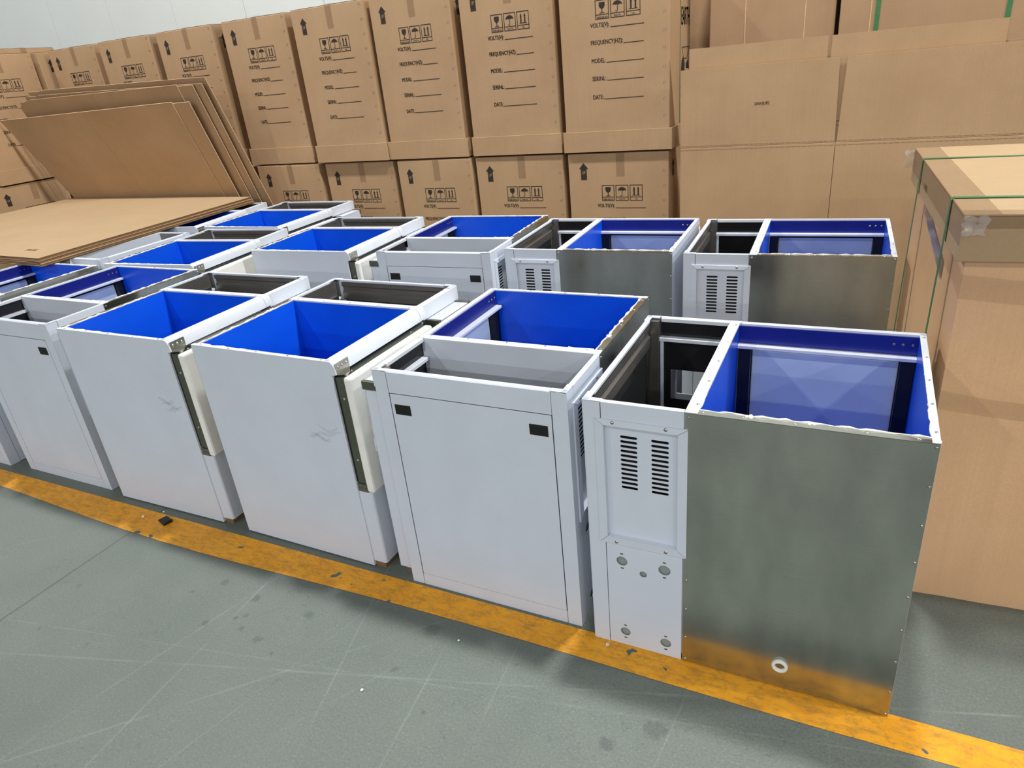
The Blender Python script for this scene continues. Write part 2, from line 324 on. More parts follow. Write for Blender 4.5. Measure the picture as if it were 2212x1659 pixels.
# ------------------------------------------------------------------ the cabinet (long side along local x)
L, D, H, SP = 0.873, 0.693, 0.90, 0.289
def make_cabinet():
    R = empty('cabinet_shell')
    # --- cold box
    g = MB(); g.box(SP+0.002, L, -0.0015, 0.0005, 0.004, 0.898); g.box(SP+0.002, L, -0.0015, 0.022, 0.8965, 0.8985)
    gp = g.build('galvanised_panel', 'galv', R)
    f = MB(); f.box(SP+0.003, L-0.016, 0.001, 0.028, 0.03, 0.896); f.build('insulation_core', 'core', R)
    b = MB(); e = 0.002
    b.box(0.322, 0.857, 0.028, 0.030, 0.05, 0.896)                 # inside of galvanised side
    b.box(0.320, 0.322, 0.028, 0.672, 0.05, 0.894)                 # divider side
    b.box(0.857, 0.859, 0.028, 0.672, 0.05, 0.896)                 # end side
    b.box(0.320, 0.859, 0.028, 0.690, 0.048, 0.050)                # bottom
    b.box(0.320, 0.859, 0.668, 0.672, 0.05, 0.37)                  # below the opening
    bl = b.build('blue_liner', 'blue', R)
    MB().box(0.322, 0.857, 0.666, 0.672, 0.832, 0.894).build('header_band', 'navy', R)
    MB().box(0.322, 0.857, 0.640, 0.670, 0.821, 0.833, 0.002).build('lip_rail', 'white_paint', R)
    hbz = MB()
    for x in (0.79, 0.815, 0.842): hbz.dome((x, 0.666, 0.868), (0, -1, 0), 0.005)
    tag(hbz.build('header_bolts', 'dark_steel', R), kind='stuff')
    gm = MB().box(0, 0.040, 0.660, 0.694, 0.37, 0.822).mesh('door_gasket', 'black')
    put('door_gasket', gm, R, (0.324, 0, 0)); put('door_gasket', gm, R, (0.815, 0, 0))
    c = MB(); c.box(SP, 0.323, 0.0, 0.693, 0.892, 0.9005, 0.0015); c.build('divider_rim', 'white_paint', R)
    MB().box(SP, SP+0.002, 0.002, 0.690, 0.03, 0.893).build('divider_panel', 'paint', R)
    MB().box(L-0.0015, L+0.0005, 0.0, D, 0.006, 0.899).build('end_panel', 'paint', R)
    MB().box(0.856, L+0.001, 0.0, D, 0.8945, 0.9005, 0.0015).build('end_rim', 'white_paint', R)
    # door-side header with a rounded outer edge
    pr_ = [(0.672, 0.9005), (0.690, 0.9005)]
    for i in range(9):
        a = math.pi/2*(1-i/8); pr_.append((0.690+0.026*math.cos(a), 0.8505+0.05*math.sin(a)))
    pr_ += [(0.700, 0.846), (0.672, 0.846)]
    hd = MB(); hd.prism(pr_[::-1], SP+0.040, L, 'x'); hd.build('header_roll', 'white_paint', R)
    pr2 = [(y_+(0.001 if y_ > 0.68 else 0), z_+0.001) for y_, z_ in pr_]
    hj = MB(); hj.prism(pr2[::-1], SP, SP+0.039, 'x'); hj.build('header_joint', 'white_paint', R)
    # door
    dr = MB(); dr.box(0.335, 0.866, 0.704, 0.738, 0.40, 0.838); dd = dr.build('door', 'olive', R)
    MB().box(0.333, 0.868, 0.736, 0.771, 0.362, 0.840, 0.009).build('foam_slab', 'foam', dd)
    MB().box(0.366, 0.813, 0.690, 0.705, 0.40, 0.80, 0.004).build('inner_panel', 'door_inner', dd)
    MB().box(0.345, 0.866, 0.694, 0.7045, 0.402, 0.836).build('gasket_strip', 'black', dd)
    sc_ = MB()
    for z in (0.50, 0.755): sc_.dome((0.8662, 0.722, z), (1, 0, 0), 0.0055)
    for x in (0.42, 0.80): sc_.dome((x, 0.722, 0.838), (0, 0, 1), 0.0055)
    tag(sc_.build('screws', 'steel', dd), kind='stuff')
    # hinges
    hb = MB(); hb.prism([(0.797, 0.889), (0.868, 0.889), (0.868, 0.853), (0.797, 0.853)], 0.712, 0.7165, 'y')
    hb.add([(0.797,0.7165,0.853),(0.868,0.7165,0.853),(0.851,0.741,0.850),(0.829,0.741,0.850),(0.797,0.7165,0.849),(0.868,0.7165,0.849),(0.851,0.741,0.846),(0.829,0.741,0.846)],
           [(0,1,2,3),(7,6,5,4),(0,4,5,1),(1,5,6,2),(2,6,7,3),(3,7,4,0)])
    hh = hb.build('hinge_bracket', 'steel', R)
    bt = MB().dome((0, 0.7165, 0.874), (0, 1, 0), 0.0065, 10).mesh('bolt', 'steel')
    for x in (0.810, 0.8325, 0.855): put('bolt', bt, hh, (x, 0, 0))
    MB().cyl((0.840, 0.732, 0.838), (0, 0, 1), 0.009, 0.012).build('hinge_pin', 'steel', hh)
    lb = MB(); lb.box(0.80, 0.868, 0.695, 0.740, 0.385, 0.396); lb.box(0.80, 0.868, 0.694, 0.741, 0.362, 0.376); lb.box(0.80, 0.866, 0.697, 0.735, 0.376, 0.385)
    lb.build('lower_hinge', 'dark_steel', R)
    lp = []
    for i in range(7):
        a = math.pi/2*i/6; lp.append((0.739+0.016*math.sin(a)+0.0, 0)) 
    lc = MB(); prof = [(0.330, 0.694), (0.868, 0.694), (0.868, 0.745)]
    for i in range(1, 6):
        a = math.pi/2*i/5; prof.append((0.856+0.012*math.cos(a), 0.745+0.012*math.sin(a)))
    prof += [(0.330, 0.757)]
    lc.prism(prof, 0.028, 0.361, 'z'); lc.build('lower_cover', 'paint', R)
    wf = MB().box(0, 0.11, 0.697, 0.745, 0.0, 0.028).mesh('wooden_foot', 'wood')
    put('wooden_foot', wf, R, (0.752, 0, 0)); put('wooden_foot', wf, R, (0.035, 0, 0))
    # sealant beads on the rims
    rnd = random.Random(11); sb = MB()
    def bead(p0, p1, r, wob):
        n = int((Vector(p1)-Vector(p0)).length/0.018); pts = []
        for i in range(n+1):
            k = i/n; q = Vector(p0).lerp(Vector(p1), k); q += Vector((rnd.uniform(-wob, wob), rnd.uniform(-wob, wob), rnd.uniform(-0.001, 0.0015))); pts.append(q)
        sb.tube(pts, r, 5, 0.6, rnd)
    bead((0.315, 0.024, 0.898), (0.868, 0.025, 0.898), 0.0030, 0.0022)
    bead((0.856, 0.03, 0.899), (0.8575, 0.20, 0.899), 0.0028, 0.0015)
    bead((0.8575, 0.20, 0.899), (0.8575, 0.62, 0.8985), 0.0016, 0.0008)
    bead((0.322, 0.03, 0.899), (0.322, 0.12, 0.899), 0.003, 0.0015)
    for cx, cy_ in ((0.864, 0.016), (0.300, 0.012), (0.60, 0.020), (0.45, 0.022)):
        for k in range(4): sb.dome((cx+rnd.uniform(-.008, .008), cy_+rnd.uniform(-.006, .006), 0.8985), (0, 0, 1), rnd.uniform(.003, .006), 6)
    tag(sb.build('sealant_bead', 'seal', R), kind='stuff')
    rv = MB()
    for z in (0.885, 0.331, 0.218, 0.104, 0.012): rv.dome((0.301, -0.0015, z), (0, -1, 0), 0.0045)
    for z in (0.888, 0.78, 0.667, 0.554, 0.441, 0.328, 0.213, 0.098, 0.012): rv.dome((0.8665, -0.0015, z), (0, -1, 0), 0.0045)
    for y in (0.05, 0.20, 0.345, 0.50, 0.655): rv.dome((0.314, y, 0.9005), (0, 0, 1), 0.0045); rv.dome((0.866, y, 0.9005), (0, 0, 1), 0.0045)
    for x in (0.335, 0.44, 0.56, 0.72, 0.83): rv.dome((x, 0.011, 0.8985), (0, 0, 1), 0.0045)
    tag(rv.build('rivets', 'steel', R), kind='stuff')
    df = MB()   # drain fitting: ring with a bore
    n = 20; cx, cz = 0.580, 0.092; rings = [(0.021, 0.001), (0.0235, -0.004), (0.0225, -0.010), (0.0205, -0.012), (0.0145, -0.012), (0.0135, -0.002), (0.0135, 0.02)]
    vs = []; fs = []
    for r_, y in rings: vs += [(cx+r_*math.cos(2*math.pi*i/n), y, cz+r_*math.sin(2*math.pi*i/n)) for i in range(n)]
    for k in range(len(rings)-1): fs += [(k*n+i, k*n+(i+1) % n, (k+1)*n+(i+1) % n, (k+1)*n+i) for i in range(n)]
    df.add(vs, fs, True); fit = df.build('drain_fitting', 'white_plastic', R)
    MB().cyl((cx, -0.003, cz), (0, 1, 0), 0.0132, 0.002, 16).build('drain_bore', 'wood', fit)
    # --- machine compartment
    post = MB(); post.box(0, 0.052, -0.001, 0.002, 0, 0.9, 0.0006); post.box(-0.001, 0.002, -0.001, 0.050, 0, 0.9, 0.0006); post.box(0.0, 0.055, -0.001, 0.018, 0.897, 0.9012, 0.0008); post.box(-0.001, 0.020, 0.0, 0.053, 0.897, 0.9012, 0.0008)
    post.build('corner_post', 'paint', R)
    post = MB(); post.box(0, 0.050, D-0.002, D+0.001, 0, 0.9, 0.0006); post.box(-0.001, 0.002, D-0.050, D+0.001, 0, 0.9, 0.0006); post.box(0.0, 0.046, D-0.018, D+0.001, 0.897, 0.9012, 0.0008); post.box(-0.001, 0.018, D-0.053, D, 0.897, 0.9012, 0.0008)
    post.build('corner_post', 'paint', R)
    pl_ = MB(); pl_.box(0.003, 0.048, D-0.040, D-0.004, 0.03, 0.893); pl_.build('steel_post', 'dark_steel', R)
    pl_ = MB(); pl_.box(0.003, 0.022, 0.004, 0.022, 0.03, 0.890); pl_.build('steel_post', 'dark_steel', R)
    fr = MB(); fr.box(0.054, SP-0.001, -0.001, 0.016, 0.8465, 0.9, 0.0015); fr.build('top_rail', 'paint', R)
    fr = MB(); fr.prism([(0.0, 0.82), (0.0, 0.896), (0.004, 0.9), (0.020, 0.9), (0.020, 0.892), (0.004, 0.886), (0.004, 0.82)], 0.052, D-0.052, 'y'); fr.build('top_rail', 'paint', R)
    fl = MB(); fl.prism([(0.004, 0.80), (0.004, 0.884), (0.020, 0.886), (0.020, 0.870), (0.012, 0.862), (0.012, 0.846), (0.020, 0.838), (0.020, 0.80)], 0.052, D-0.052, 'y'); fl.build('steel_rail', 'dark_steel', R)
    fr = MB(); fr.box(0.052, SP-0.001, D-0.020, D+0.001, 0.886, 0.9, 0.0015); fr.build('top_rail', 'white_paint', R)
    MB().box(0.050, SP-0.001, D-0.010, D-0.003, 0.83, 0.887).build('dark_panel', 'gloss_black', R)
    MB().box(0.001, SP-0.001, D+0.001, D+0.007, 0.836, 0.899, 0.0015).build('header_fascia', 'white_paint', R)
    MB().box(0.048, SP-0.001, D-0.034, D-0.006, 0.816, 0.830, 0.002).build('lower_rail', 'white_paint', R)
    MB().box(0.050, 0.062, D-0.030, D-0.018, 0.03, 0.818, 0.002).build('inner_upright', 'paint', R)
    bp = plate_with_holes([(0.05, 0.03), (SP-0.001, 0.03), (SP-0.001, 0.818), (0.05, 0.818)], [[(0.085, 0.58), (0.255, 0.58), (0.255, 0.70), (0.085, 0.70)], circ(0.12, 0.40, 0.016)], 0.002)
    m_ = MB().mesh_data(bp, Matrix.Translation((0, D-0.012, 0)) @ XZ); m_.build('back_plate', 'gloss_black', R)
    MB().box(0.004, SP, 0.004, D-0.004, 0.016, 0.028).build('bottom_plate', 'dark_steel', R)
    MB().box(0.024, SP-0.002, 0.016, 0.021, 0.80, 0.892).build('steel_rail', 'dark_steel', R)
    MB().box(0.024, SP-0.002, 0.018, 0.042, 0.803, 0.816, 0.002).build('lower_rail', 'white_paint', R)
    MB().box(L-0.012, L+0.0008, D-0.001, D+0.003, 0.006, 0.848, 0.0006).build('edge_flange', 'white_paint', R)
    # service panel on the short side
    sp_ = MB(); sp_.box(-0.001, 0.003, 0.0535, D-0.0535, 0.053, 0.817, 0.001); sv = sp_.build('service_panel', 'paint', R)
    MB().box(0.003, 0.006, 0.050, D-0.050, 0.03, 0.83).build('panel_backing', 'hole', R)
    MB().box(-0.001, 0.003, 0.052, D-0.052, 0.0, 0.051, 0.001).build('bottom_rail', 'paint', R)
    for y in (0.098, 0.595):
        la = MB(); la.box(-0.0035, -0.0005, y-0.031, y+0.031, 0.743, 0.780, 0.001); lo = la.build('latch', 'black', sv)
        MB().box(-0.0045, -0.0025, y-0.012, y+0.012, 0.748, 0.775, 0.0008).build('latch_tongue', 'black', lo)
    # vent plate: folded frame with slotted pan
    x0, x1, z0, z1, fwid = 0.036, 0.300, 0.415, 0.848, 0.026
    vf = MB()
    o_ = [(x0, z0), (x1, z0), (x1, z1), (x0, z1)]; i_ = [(x0+fwid, z0+fwid), (x1-fwid, z0+fwid), (x1-fwid, z1-fwid+0.008), (x0+fwid, z1-fwid+0.008)]
    for k in range(4):
        k2 = (k+1) % 4; q = [o_[k], o_[k2], i_[k2], i_[k]]
        cx_ = sum(a[0] for a in q)/4; cz_ = sum(a[1] for a in q)/4
        q = [(a[0]+(cx_-a[0])*0.006, a[1]+(cz_-a[1])*0.006) for a in q]      # mitre gap
        yo, yi = -0.006, -0.008
        vs = [(q[0][0], yo, q[0][1]), (q[1][0], yo, q[1][1]), (q[2][0], yi, q[2][1]), (q[3][0], yi, q[3][1]),
              (q[0][0], -0.001, q[0][1]), (q[1][0], -0.001, q[1][1]), (q[2][0], 0.012, q[2][1]), (q[3][0], 0.012, q[3][1])]
        vf.add(vs, [(0, 1, 2, 3), (0, 4, 5, 1), (3, 2, 6, 7), (1, 5, 6, 2), (0, 3, 7, 4)])
    vp = vf.build('vent_frame', 'paint', R)
    holes = []
    for c0, c1 in ((0.105, 0.155), (0.195, 0.245)):
        for k in range(12): holes.append(slot(c0, c1, 0.789-k*0.01545, 0.0088))
    pm_ = plate_with_holes([(x0+fwid-0.004, z0+fwid-0.004), (x1-fwid+0.004, z0+fwid-0.004), (x1-fwid+0.004, z1-fwid+0.012), (x0+fwid-0.004, z1-fwid+0.012)], holes, 0.0015)
    MB().mesh_data(pm_, Matrix.Translation((0, 0.0115, 0)) @ XZ).build('slotted_pan', 'paint', vp)
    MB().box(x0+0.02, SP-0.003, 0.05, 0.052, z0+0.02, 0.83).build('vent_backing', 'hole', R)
    vsr = MB()
    for x in (0.089, 0.240): vsr.dome((x, -0.0065, z1-0.008), (0, -1, 0), 0.0058); vsr.dome((x, -0.0065, z0+0.009), (0, -1, 0), 0.0058)
    tag(vsr.build('screws', 'steel', vp), kind='stuff')
    # plate with pipe holes
    hs = []
    for x, z, r_ in ((0.102, 0.349, 0.0175), (0.235, 0.349, 0.0185), (0.107, 0.059, 0.0165), (0.239, 0.055, 0.0175)):
        hs += [circ(x, z, r_), slot(x-0.0055, x+0.0055, z+r_+0.010, 0.006), slot(x-0.0055, x+0.0055, z-r_-0.010, 0.006)]
    hs.append(circ(0.169, 0.315, 0.0115, 14))
    pp = plate_with_holes([(0.054, 0.002), (SP-0.001, 0.002), (SP-0.001, 0.420), (0.054, 0.420)], hs, 0.0015)
    MB().mesh_data(pp, Matrix.Translation((0, 0.0005, 0)) @ XZ).build('pipe_plate', 'paint', R)
    MB().box(0.056, SP-0.003, 0.006, 0.008, 0.004, 0.413).build('inner_baffle', 'blank', R)
    # box on the door side of the machine compartment
    pbx = plate_with_holes([(0.030, 0.030), (0.272, 0.030), (0.272, 0.832), (0.030, 0.832)], [[(0.085, 0.56), (0.255, 0.56), (0.255, 0.72), (0.085, 0.72)]], 0.002)
    m_ = MB().mesh_data(pbx, Matrix.Translation((0, 0.768, 0)) @ XZ)
    m_.box(0.030, 0.272, 0.694, 0.769, 0.830, 0.833); m_.box(0.030, 0.032, 0.694, 0.769, 0.03, 0.832); m_.box(0.270, 0.272, 0.694, 0.769, 0.03, 0.832)
    cb = m_.build('back_cover', 'paint', R)
    for u0, u1 in ((0.022, 0.036), (0.266, 0.280)):
        MB().box(u0, u1, 0.694, 0.772, 0.806, 0.838, 0.001).build('cover_clip', 'olive', cb)
    return R
proto = make_cabinet()
def orient(kind, x0, y0, a=0.0):
    lx, ly, rz = {'A': (0, 0, 0), 'B': (D, 0, math.pi/2), 'C': (0, L, -math.pi/2), 'R': (L, D, math.pi)}[kind]
    return (x0+lx*math.cos(a)-ly*math.sin(a), y0+lx*math.sin(a)+ly*math.cos(a), 0), rz+a
CABS = [
 ('A', 0.0, 0.0, 0.0, 'front-row grey cabinet shell at the right end, big bare galvanised side with white drain ring', 'f'),
 ('B', -0.7507, 0.0259, 0.0, 'front-row cabinet shell with two black latches, directly left of the galvanised-sided end cabinet', 'f'),
 ('C', -1.645, 0.051, -0.012, 'plain-faced front-row cabinet with hinge and foam door beside the two-latch cabinet', 'f'),
 ('C', -2.503, 0.052, 0.008, 'plain-faced front-row cabinet, second to the left of the two-latch cabinet', 'f'),
 ('B', -3.316, 0.076, 0.0, 'front-row cabinet near the left picture edge with one black latch visible', 'f'),
 ('B', -4.165, 0.058, 0.0, 'front-row cabinet cut off by the left picture edge, under the flat cardboard corner', 'f'),
 ('A', -0.064, 1.522, 0.035, 'back-row galvanised-sided cabinet at the right, beside the strapped carton', 'b'),
 ('A', -0.995, 1.520, 0.030, 'back-row galvanised-sided cabinet in the middle, second from the strapped carton', 'b'),
 ('B', -1.728, 1.402, 0.045, 'back-row cabinet with two black latches on its front panel', 'b'),
 ('C', -2.620, 1.350, 0.040, 'back-row plain-faced cabinet with steel hinge, left of the back-row latch cabinet', 'b'),
 ('C', -3.455, 0.965, 0.075, 'blue-lined cabinet standing right behind the front row, its front hidden by a latch cabinet', 'b'),
 ('C', -3.635, 1.900, 0.025, 'farthest blue-lined cabinet, against the cartons right of the leaning cardboard', 'b'),
 ('R', -4.475, 1.045, 0.0, 'cabinet lying mostly hidden beneath the near half of the flat cardboard', 'b'),
 ('C', -4.42, 1.800, 0.14, 'cabinet mostly hidden beneath the far half of the flat cardboard', 'b'),
]
cabs = []
for i, (k, x, y, a, lab, row) in enumerate(CABS):
    o = proto if i == 0 else copy_tree(proto)
    loc, rz = orient(k, x, y, a); o.location = loc; o.rotation_euler = (0, 0, rz)
    tag(o, lab, 'cabinet', 'unfinished cabinet shells in the front row' if row == 'f' else 'unfinished cabinet shells behind the front row'); cabs.append(o)
# smeared tape residue on the two plain faces
def smear(o, seed):
    rnd = random.Random(seed); m_ = MB()
    for k in range(5):
        y = 0.50+rnd.uniform(0, 0.10); z = 0.60+rnd.uniform(-0.03, 0.03); n = 9; pts = []
        top = []; bot = []
        for i in range(n):
            yy = y+i*0.012; zz = z+0.012*math.sin(i*0.7+k)+rnd.uniform(-.003, .003); wd = 0.006*math.sin(math.pi*(i+0.5)/n)+0.001
            top.append((L+0.0012+k*0.00015, yy, zz+wd)); bot.append((L+0.0012+k*0.00015, yy, zz-wd))
        m_.add(top+bot, [(i, n+i, n+i+1, i+1) for i in range(n-1)])
    m_.build('tape_residue', 'smear', o)
smear(cabs[2], 4); smear(cabs[3], 9)

# ------------------------------------------------------------------ printed cartons
CW, CDP, CH = 0.735, 0.74, 1.145
def carton_print():
    ar = MB(); zt = CH
    def P(pts, dy=0.0): return [(x, -0.0012-dy, z) for x, z in pts]
    ax = 0.118; z1 = zt-0.068
    ar.add(P([(ax-0.022, z1-0.116), (ax+0.022, z1-0.116), (ax+0.022, z1-0.040), (ax+0.035, z1-0.040), (ax, z1), (ax-0.035, z1-0.040), (ax-0.022, z1-0.040)]), [(0, 1, 2, 6), (3, 4, 5)])
    arrow = ar.mesh('up_arrow', 'ink')
    tv, tf = text_verts('UP', ax-0.013, z1-0.078, 0.026, 0.022, 0.0)
    ut = MB().add([(x, -0.0016, z) for x, z in tv], tf).mesh('up_text', 'knock')
    ic = MB(); zt2 = zt-0.222
    def rect(a, b, c, d): ic.add(P([(a, c), (b, c), (b, d), (a, d)]), [(0, 1, 2, 3)])
    fr = [(0.250, 0.343), (0.353, 0.447), (0.457, 0.550)]; zb = zt2-0.110; zd = zt2-0.084; tk = 0.0045
    for (a, b), s in zip(fr, ('Handle with care', 'Keep Dry', 'Up')):
        rect(a, b, zt2-tk, zt2); rect(a, b, zb, zb+tk); rect(a, a+tk, zb, zt2); rect(b-tk, b, zb, zt2); rect(a, b, zd-0.002, zd+0.002)
        hgt = 0.013; wd = {'Handle with care': 0.074, 'Keep Dry': 0.048, 'Up': 0.018}[s]
        tv, tf = text_verts(s, (a+b)/2-wd/2, zb+0.006, wd, hgt, 0.02); ic.add([(x, -0.0012, z) for x, z in tv], tf)
    # goblet
    cx = (fr[0][0]+fr[0][1])/2
    cup = [(cx-0.019, zt2-0.014), (cx+0.019, zt2-0.014), (cx+0.020, zt2-0.034), (cx+0.014, zt2-0.046), (cx+0.004, zt2-0.052), (cx-0.004, zt2-0.052), (cx-0.014, zt2-0.046), (cx-0.020, zt2-0.034)]
    ic.add(P(cup[::-1]), [tuple(range(8))]); rect(cx-0.003, cx+0.003, zt2-0.074, zt2-0.050); rect(cx-0.017, cx+0.017, zt2-0.077, zt2-0.073)
    # umbrella
    cx = (fr[1][0]+fr[1][1])/2; zc = zt2-0.040; arc = [(cx+0.031*math.cos(math.pi*i/12), zc+0.024*math.sin(math.pi*i/12)) for i in range(13)]
    low = [(cx-0.020, zc+0.006), (cx-0.010, zc-0.001), (cx, zc+0.006), (cx+0.010, zc-0.001), (cx+0.020, zc+0.006)]
    hub = (cx, zc+0.012); ring = arc+low; vs = P([hub]+ring); ic.add(vs, [(0, i, i+1) for i in range(1, len(ring))]+[(0, len(ring), 1)])
    rect(cx-0.002, cx+0.002, zt2-0.071, zc+0.008); rect(cx-0.0015, cx+0.0015, zc+0.022, zc+0.030)
    for i in range(6):
        a0, a1 = math.pi+math.pi*i/6, math.pi+math.pi*(i+1)/6
        ic.add(P([(cx-0.006+0.008*math.cos(a0), zt2-0.070+0.008*math.sin(a0)), (cx-0.006+0.008*math.cos(a1), zt2-0.070+0.008*math.sin(a1)), (cx-0.006+0.0045*math.cos(a1), zt2-0.070+0.0045*math.sin(a1)), (cx-0.006+0.0045*math.cos(a0), zt2-0.070+0.0045*math.sin(a0))]), [(0, 1, 2, 3)])
    # twin arrows
    cx = (fr[2][0]+fr[2][1])/2
    for dx in (-0.015, 0.015):
        q = cx+dx; rect(q-0.005, q+0.005, zt2-0.070, zt2-0.030); ic.add(P([(q-0.008, zt2-0.032), (q+0.008, zt2-0.032), (q, zt2-0.012)]), [(0, 1, 2)])
    rect(cx-0.028, cx+0.028, zt2-0.074, zt2-0.070)
    icons = ic.mesh('care_symbols', 'ink')
    tx = MB()
    for s, dz, wd, l0, l1 in (('VOLTS(V):', 0.381, 0.128, 0.350, 0.572), ('FREQUENCY(HZ):', 0.481, 0.216, 0.434, 0.570), ('MODEL:', 0.585, 0.094, 0.318, 0.569), ('SERINL:', 0.693, 0.096, 0.318, 0.566), ('DATE:', 0.807, 0.074, 0.292, 0.564)):
        tv, tf = text_verts(s, 0.214, zt-dz-(0.004 if '(' in s else 0), wd, 0.034 if '(' in s else 0.027, 0.028); tx.add([(x, -0.0012, z) for x, z in tv], tf)
        tx.add(P([(l0, zt-dz-0.003), (l1, zt-dz-0.003), (l1, zt-dz+0.0015), (l0, zt-dz+0.0015)]), [(0, 1, 2, 3)])
    fields = tx.mesh('field_text', 'ink')
    return arrow, ut, icons, fields
ARROW, UPTXT, ICONS, FIELDS = carton_print()
def carton_body(seed):
    """sheet carton with slightly sprung top flaps"""
    rnd = random.Random(seed); m_ = MB(); m_.box(0, CW, 0, CDP, 0.004, CH-0.006, 0.006)
    return m_.mesh('body', 'card')
BODY = [carton_body(i) for i in range(2)]
def flap_mesh(seed, far):
    rnd = random.Random(seed); n = 8; vs = []; fs = []
    y0, y1 = (0.002, CDP/2-0.003) if not far else (CDP/2+0.003, CDP-0.002)
    for i in range(n+1):
        x = 0.004+(CW-0.008)*i/n; k = math.sin(math.pi*i/n)
        for j in range(3):
            y = y0+(y1-y0)*j/2; mid = j/2 if not far else 1-j/2
            vs.append((x, y, CH-0.004+0.007*mid*(0.6+0.4*k)+rnd.uniform(-0.001, 0.001)))
    for i in range(n):
        for j in range(2): fs.append((i*3+j, (i+1)*3+j, (i+1)*3+j+1, i*3+j+1))
    m_ = MB(); m_.add(vs, fs, True); m_.add([(a, b, c-0.005) for a, b, c in vs], [q[::-1] for q in fs], True)
    return m_.mesh('top_flap', 'card')
FL0, FL1 = flap_mesh(1, False), flap_mesh(2, True)
TAPE = MB().box(0.362, 0.422, -0.0016, -0.0008, CH-0.165, CH-0.002).box(0.362, 0.422, -0.0016, CDP/2, CH+0.0045, CH+0.0055).mesh('tape_strip', 'thin_tape')
TRAY = MB().box(-0.010, CW+0.010, -0.012, -0.004, 0.0, 0.135, 0.002).box(CW+0.003, CW+0.010, -0.006, CDP, 0.0, 0.135, 0.002).box(-0.010, -0.003, -0.006, CDP, 0.0, 0.135, 0.002).mesh('base_tray', 'card')
def staples():
    m_ = MB(); rnd = random.Random(5)
    for k in range(10):
        z = CH-0.035-k*0.10+rnd.uniform(-.006, .006)
        for dx in (-0.006, 0.006):
            m_.add([(CW-0.032+dx-0.003, -0.0014, z-0.008), (CW-0.032+dx-0.0008, -0.0014, z-0.008), (CW-0.032+dx+0.004, -0.0014, z+0.008), (CW-0.032+dx+0.0018, -0.0014, z+0.008)], [(0, 1, 2, 3)])
    return m_.mesh('staples', 'staple')
STAP = staples()
def make_carton(label, loc, rz=0, tray=True, group=None, sx=1.0, side=True, zs=1.0, tw=0.705):
    R = empty('printed_carton', loc, rz); R.scale = (sx, 1, zs)
    put('body', BODY[0], R)
    put('top_flap', FL0, R); put('top_flap', FL1, R)
    put('tape_strip', TAPE, R)
    if tray:
        tr_ = put('base_tray', TRAY, R); k_ = tw/(CW*sx); tr_.scale.x = k_; tr_.location.x = (CW-CW*k_)/2
    a = put('up_arrow', ARROW, R); put('up_text', UPTXT, a)
    put('care_symbols', ICONS, R); put('field_text', FIELDS, R)
    tag(put('staples', STAP, R), kind='stuff')
    if side:
        a = put('side_arrow', ARROW, R, (CW, 0, 0), math.pi/2); put('up_text', UPTXT, a)
    tag(R, label, 'carton', group); return R
FY = 3.15
UZ = 1.152
gU, gL = 'printed cartons in the upper tier', 'printed cartons in the lower tier'
ups = [(-6.665, 'upper-tier printed carton farthest left in the row facing the camera'), (-5.865, 'upper-tier printed carton second from the left in the row facing the camera'),
       (-5.085, 'upper-tier printed carton directly behind the leaning cardboard sheets, its VOLTS line showing'), (-4.29, 'upper-tier printed carton just right of the leaning cardboard sheets'),
       (-3.505, 'upper-tier printed carton, second to the right of the leaning sheets'), (-2.768, 'upper-tier printed carton in the middle, third from the tall plain sheets'),
       (-2.015, 'upper-tier printed carton second from the tall plain cardboard sheets'), (-1.258, 'upper-tier printed carton next to the tall plain cardboard sheets')]
ROW = []
for i, (x, lab) in enumerate(ups):
    ROW.append(make_carton(lab, (x, FY+(0.02, -0.01, 0.0, 0.01, -0.02, 0.0, 0.005, -0.02)[i], UZ), (0.0, 0.01, -0.006, 0.004, 0.0, 0.006, -0.004, 0.0)[i], True, gU, (0.94, 0.94, 0.94, 0.945, 0.95, 0.925, 0.96, 0.99)[i], i < 7, 1.0, 0.745 if i == 7 else 0.705))
lows = [(-4.255, 'lower-tier printed carton touching the leaning cardboard sheets'), (-3.485, 'lower-tier printed carton second to the right of the leaning sheets'),
        (-2.735, 'lower-tier printed carton in the middle, third from the tall plain sheets'), (-2.02, 'lower-tier printed carton second from the tall plain cardboard sheets'), (-1.262, 'lower-tier printed carton next to the tall plain cardboard sheets')]
for i, (x, lab) in enumerate(lows):
    make_carton(lab, (x, FY-0.005+0.012*(i % 2), 0), 0, True, gL, (0.965, 0.955, 0.925, 0.975, 0.985)[i])
for x, lab in ((-6.63, 'lower-tier carton under the leftmost facing carton, hidden by the leaning sheets'), (-5.85, 'lower-tier carton under the second facing carton, hidden by the leaning sheets'), (-5.06, 'lower-tier carton under the third facing carton, hidden by the leaning sheets')):
    make_carton(lab, (x, FY, 0), 0, True, gL)
# stacks at the left that face right
gX = 'printed cartons turned to face right at the left edge'
make_carton('upper carton at the left edge turned to face right, text cut by the leaning sheets', (-6.80, 2.345, UZ), math.pi/2, True, gX, 1.0, False)
make_carton('lower carton at the left edge with an arrow just above the flat cardboard', (-6.80, 2.245, 0), math.pi/2, True, gX, 1.0, False)
make_carton('narrow strip of an upper carton between the left-edge carton and the facing row', (-6.765, 3.115, UZ), math.pi/2, True, gX, 1.0, False)
make_carton('lower carton hidden behind the left-edge stack', (-6.765, 3.105, 0), math.pi/2, True, gX, 1.0, False)
make_carton('nearer of two far-left cartons whose top edges show above the left-edge carton', (-7.60, 2.35, UZ), math.pi/2, True, gX, 1.0, False, 1.09)
make_carton('farther of two far-left cartons whose top edges show above the left-edge carton', (-7.60, 3.13, UZ), math.pi/2, True, gX, 1.0, False, 1.09)
make_carton('lower carton hidden at the far left, nearer one', (-7.60, 2.35, 0), math.pi/2, True, gX, 1.0, False)
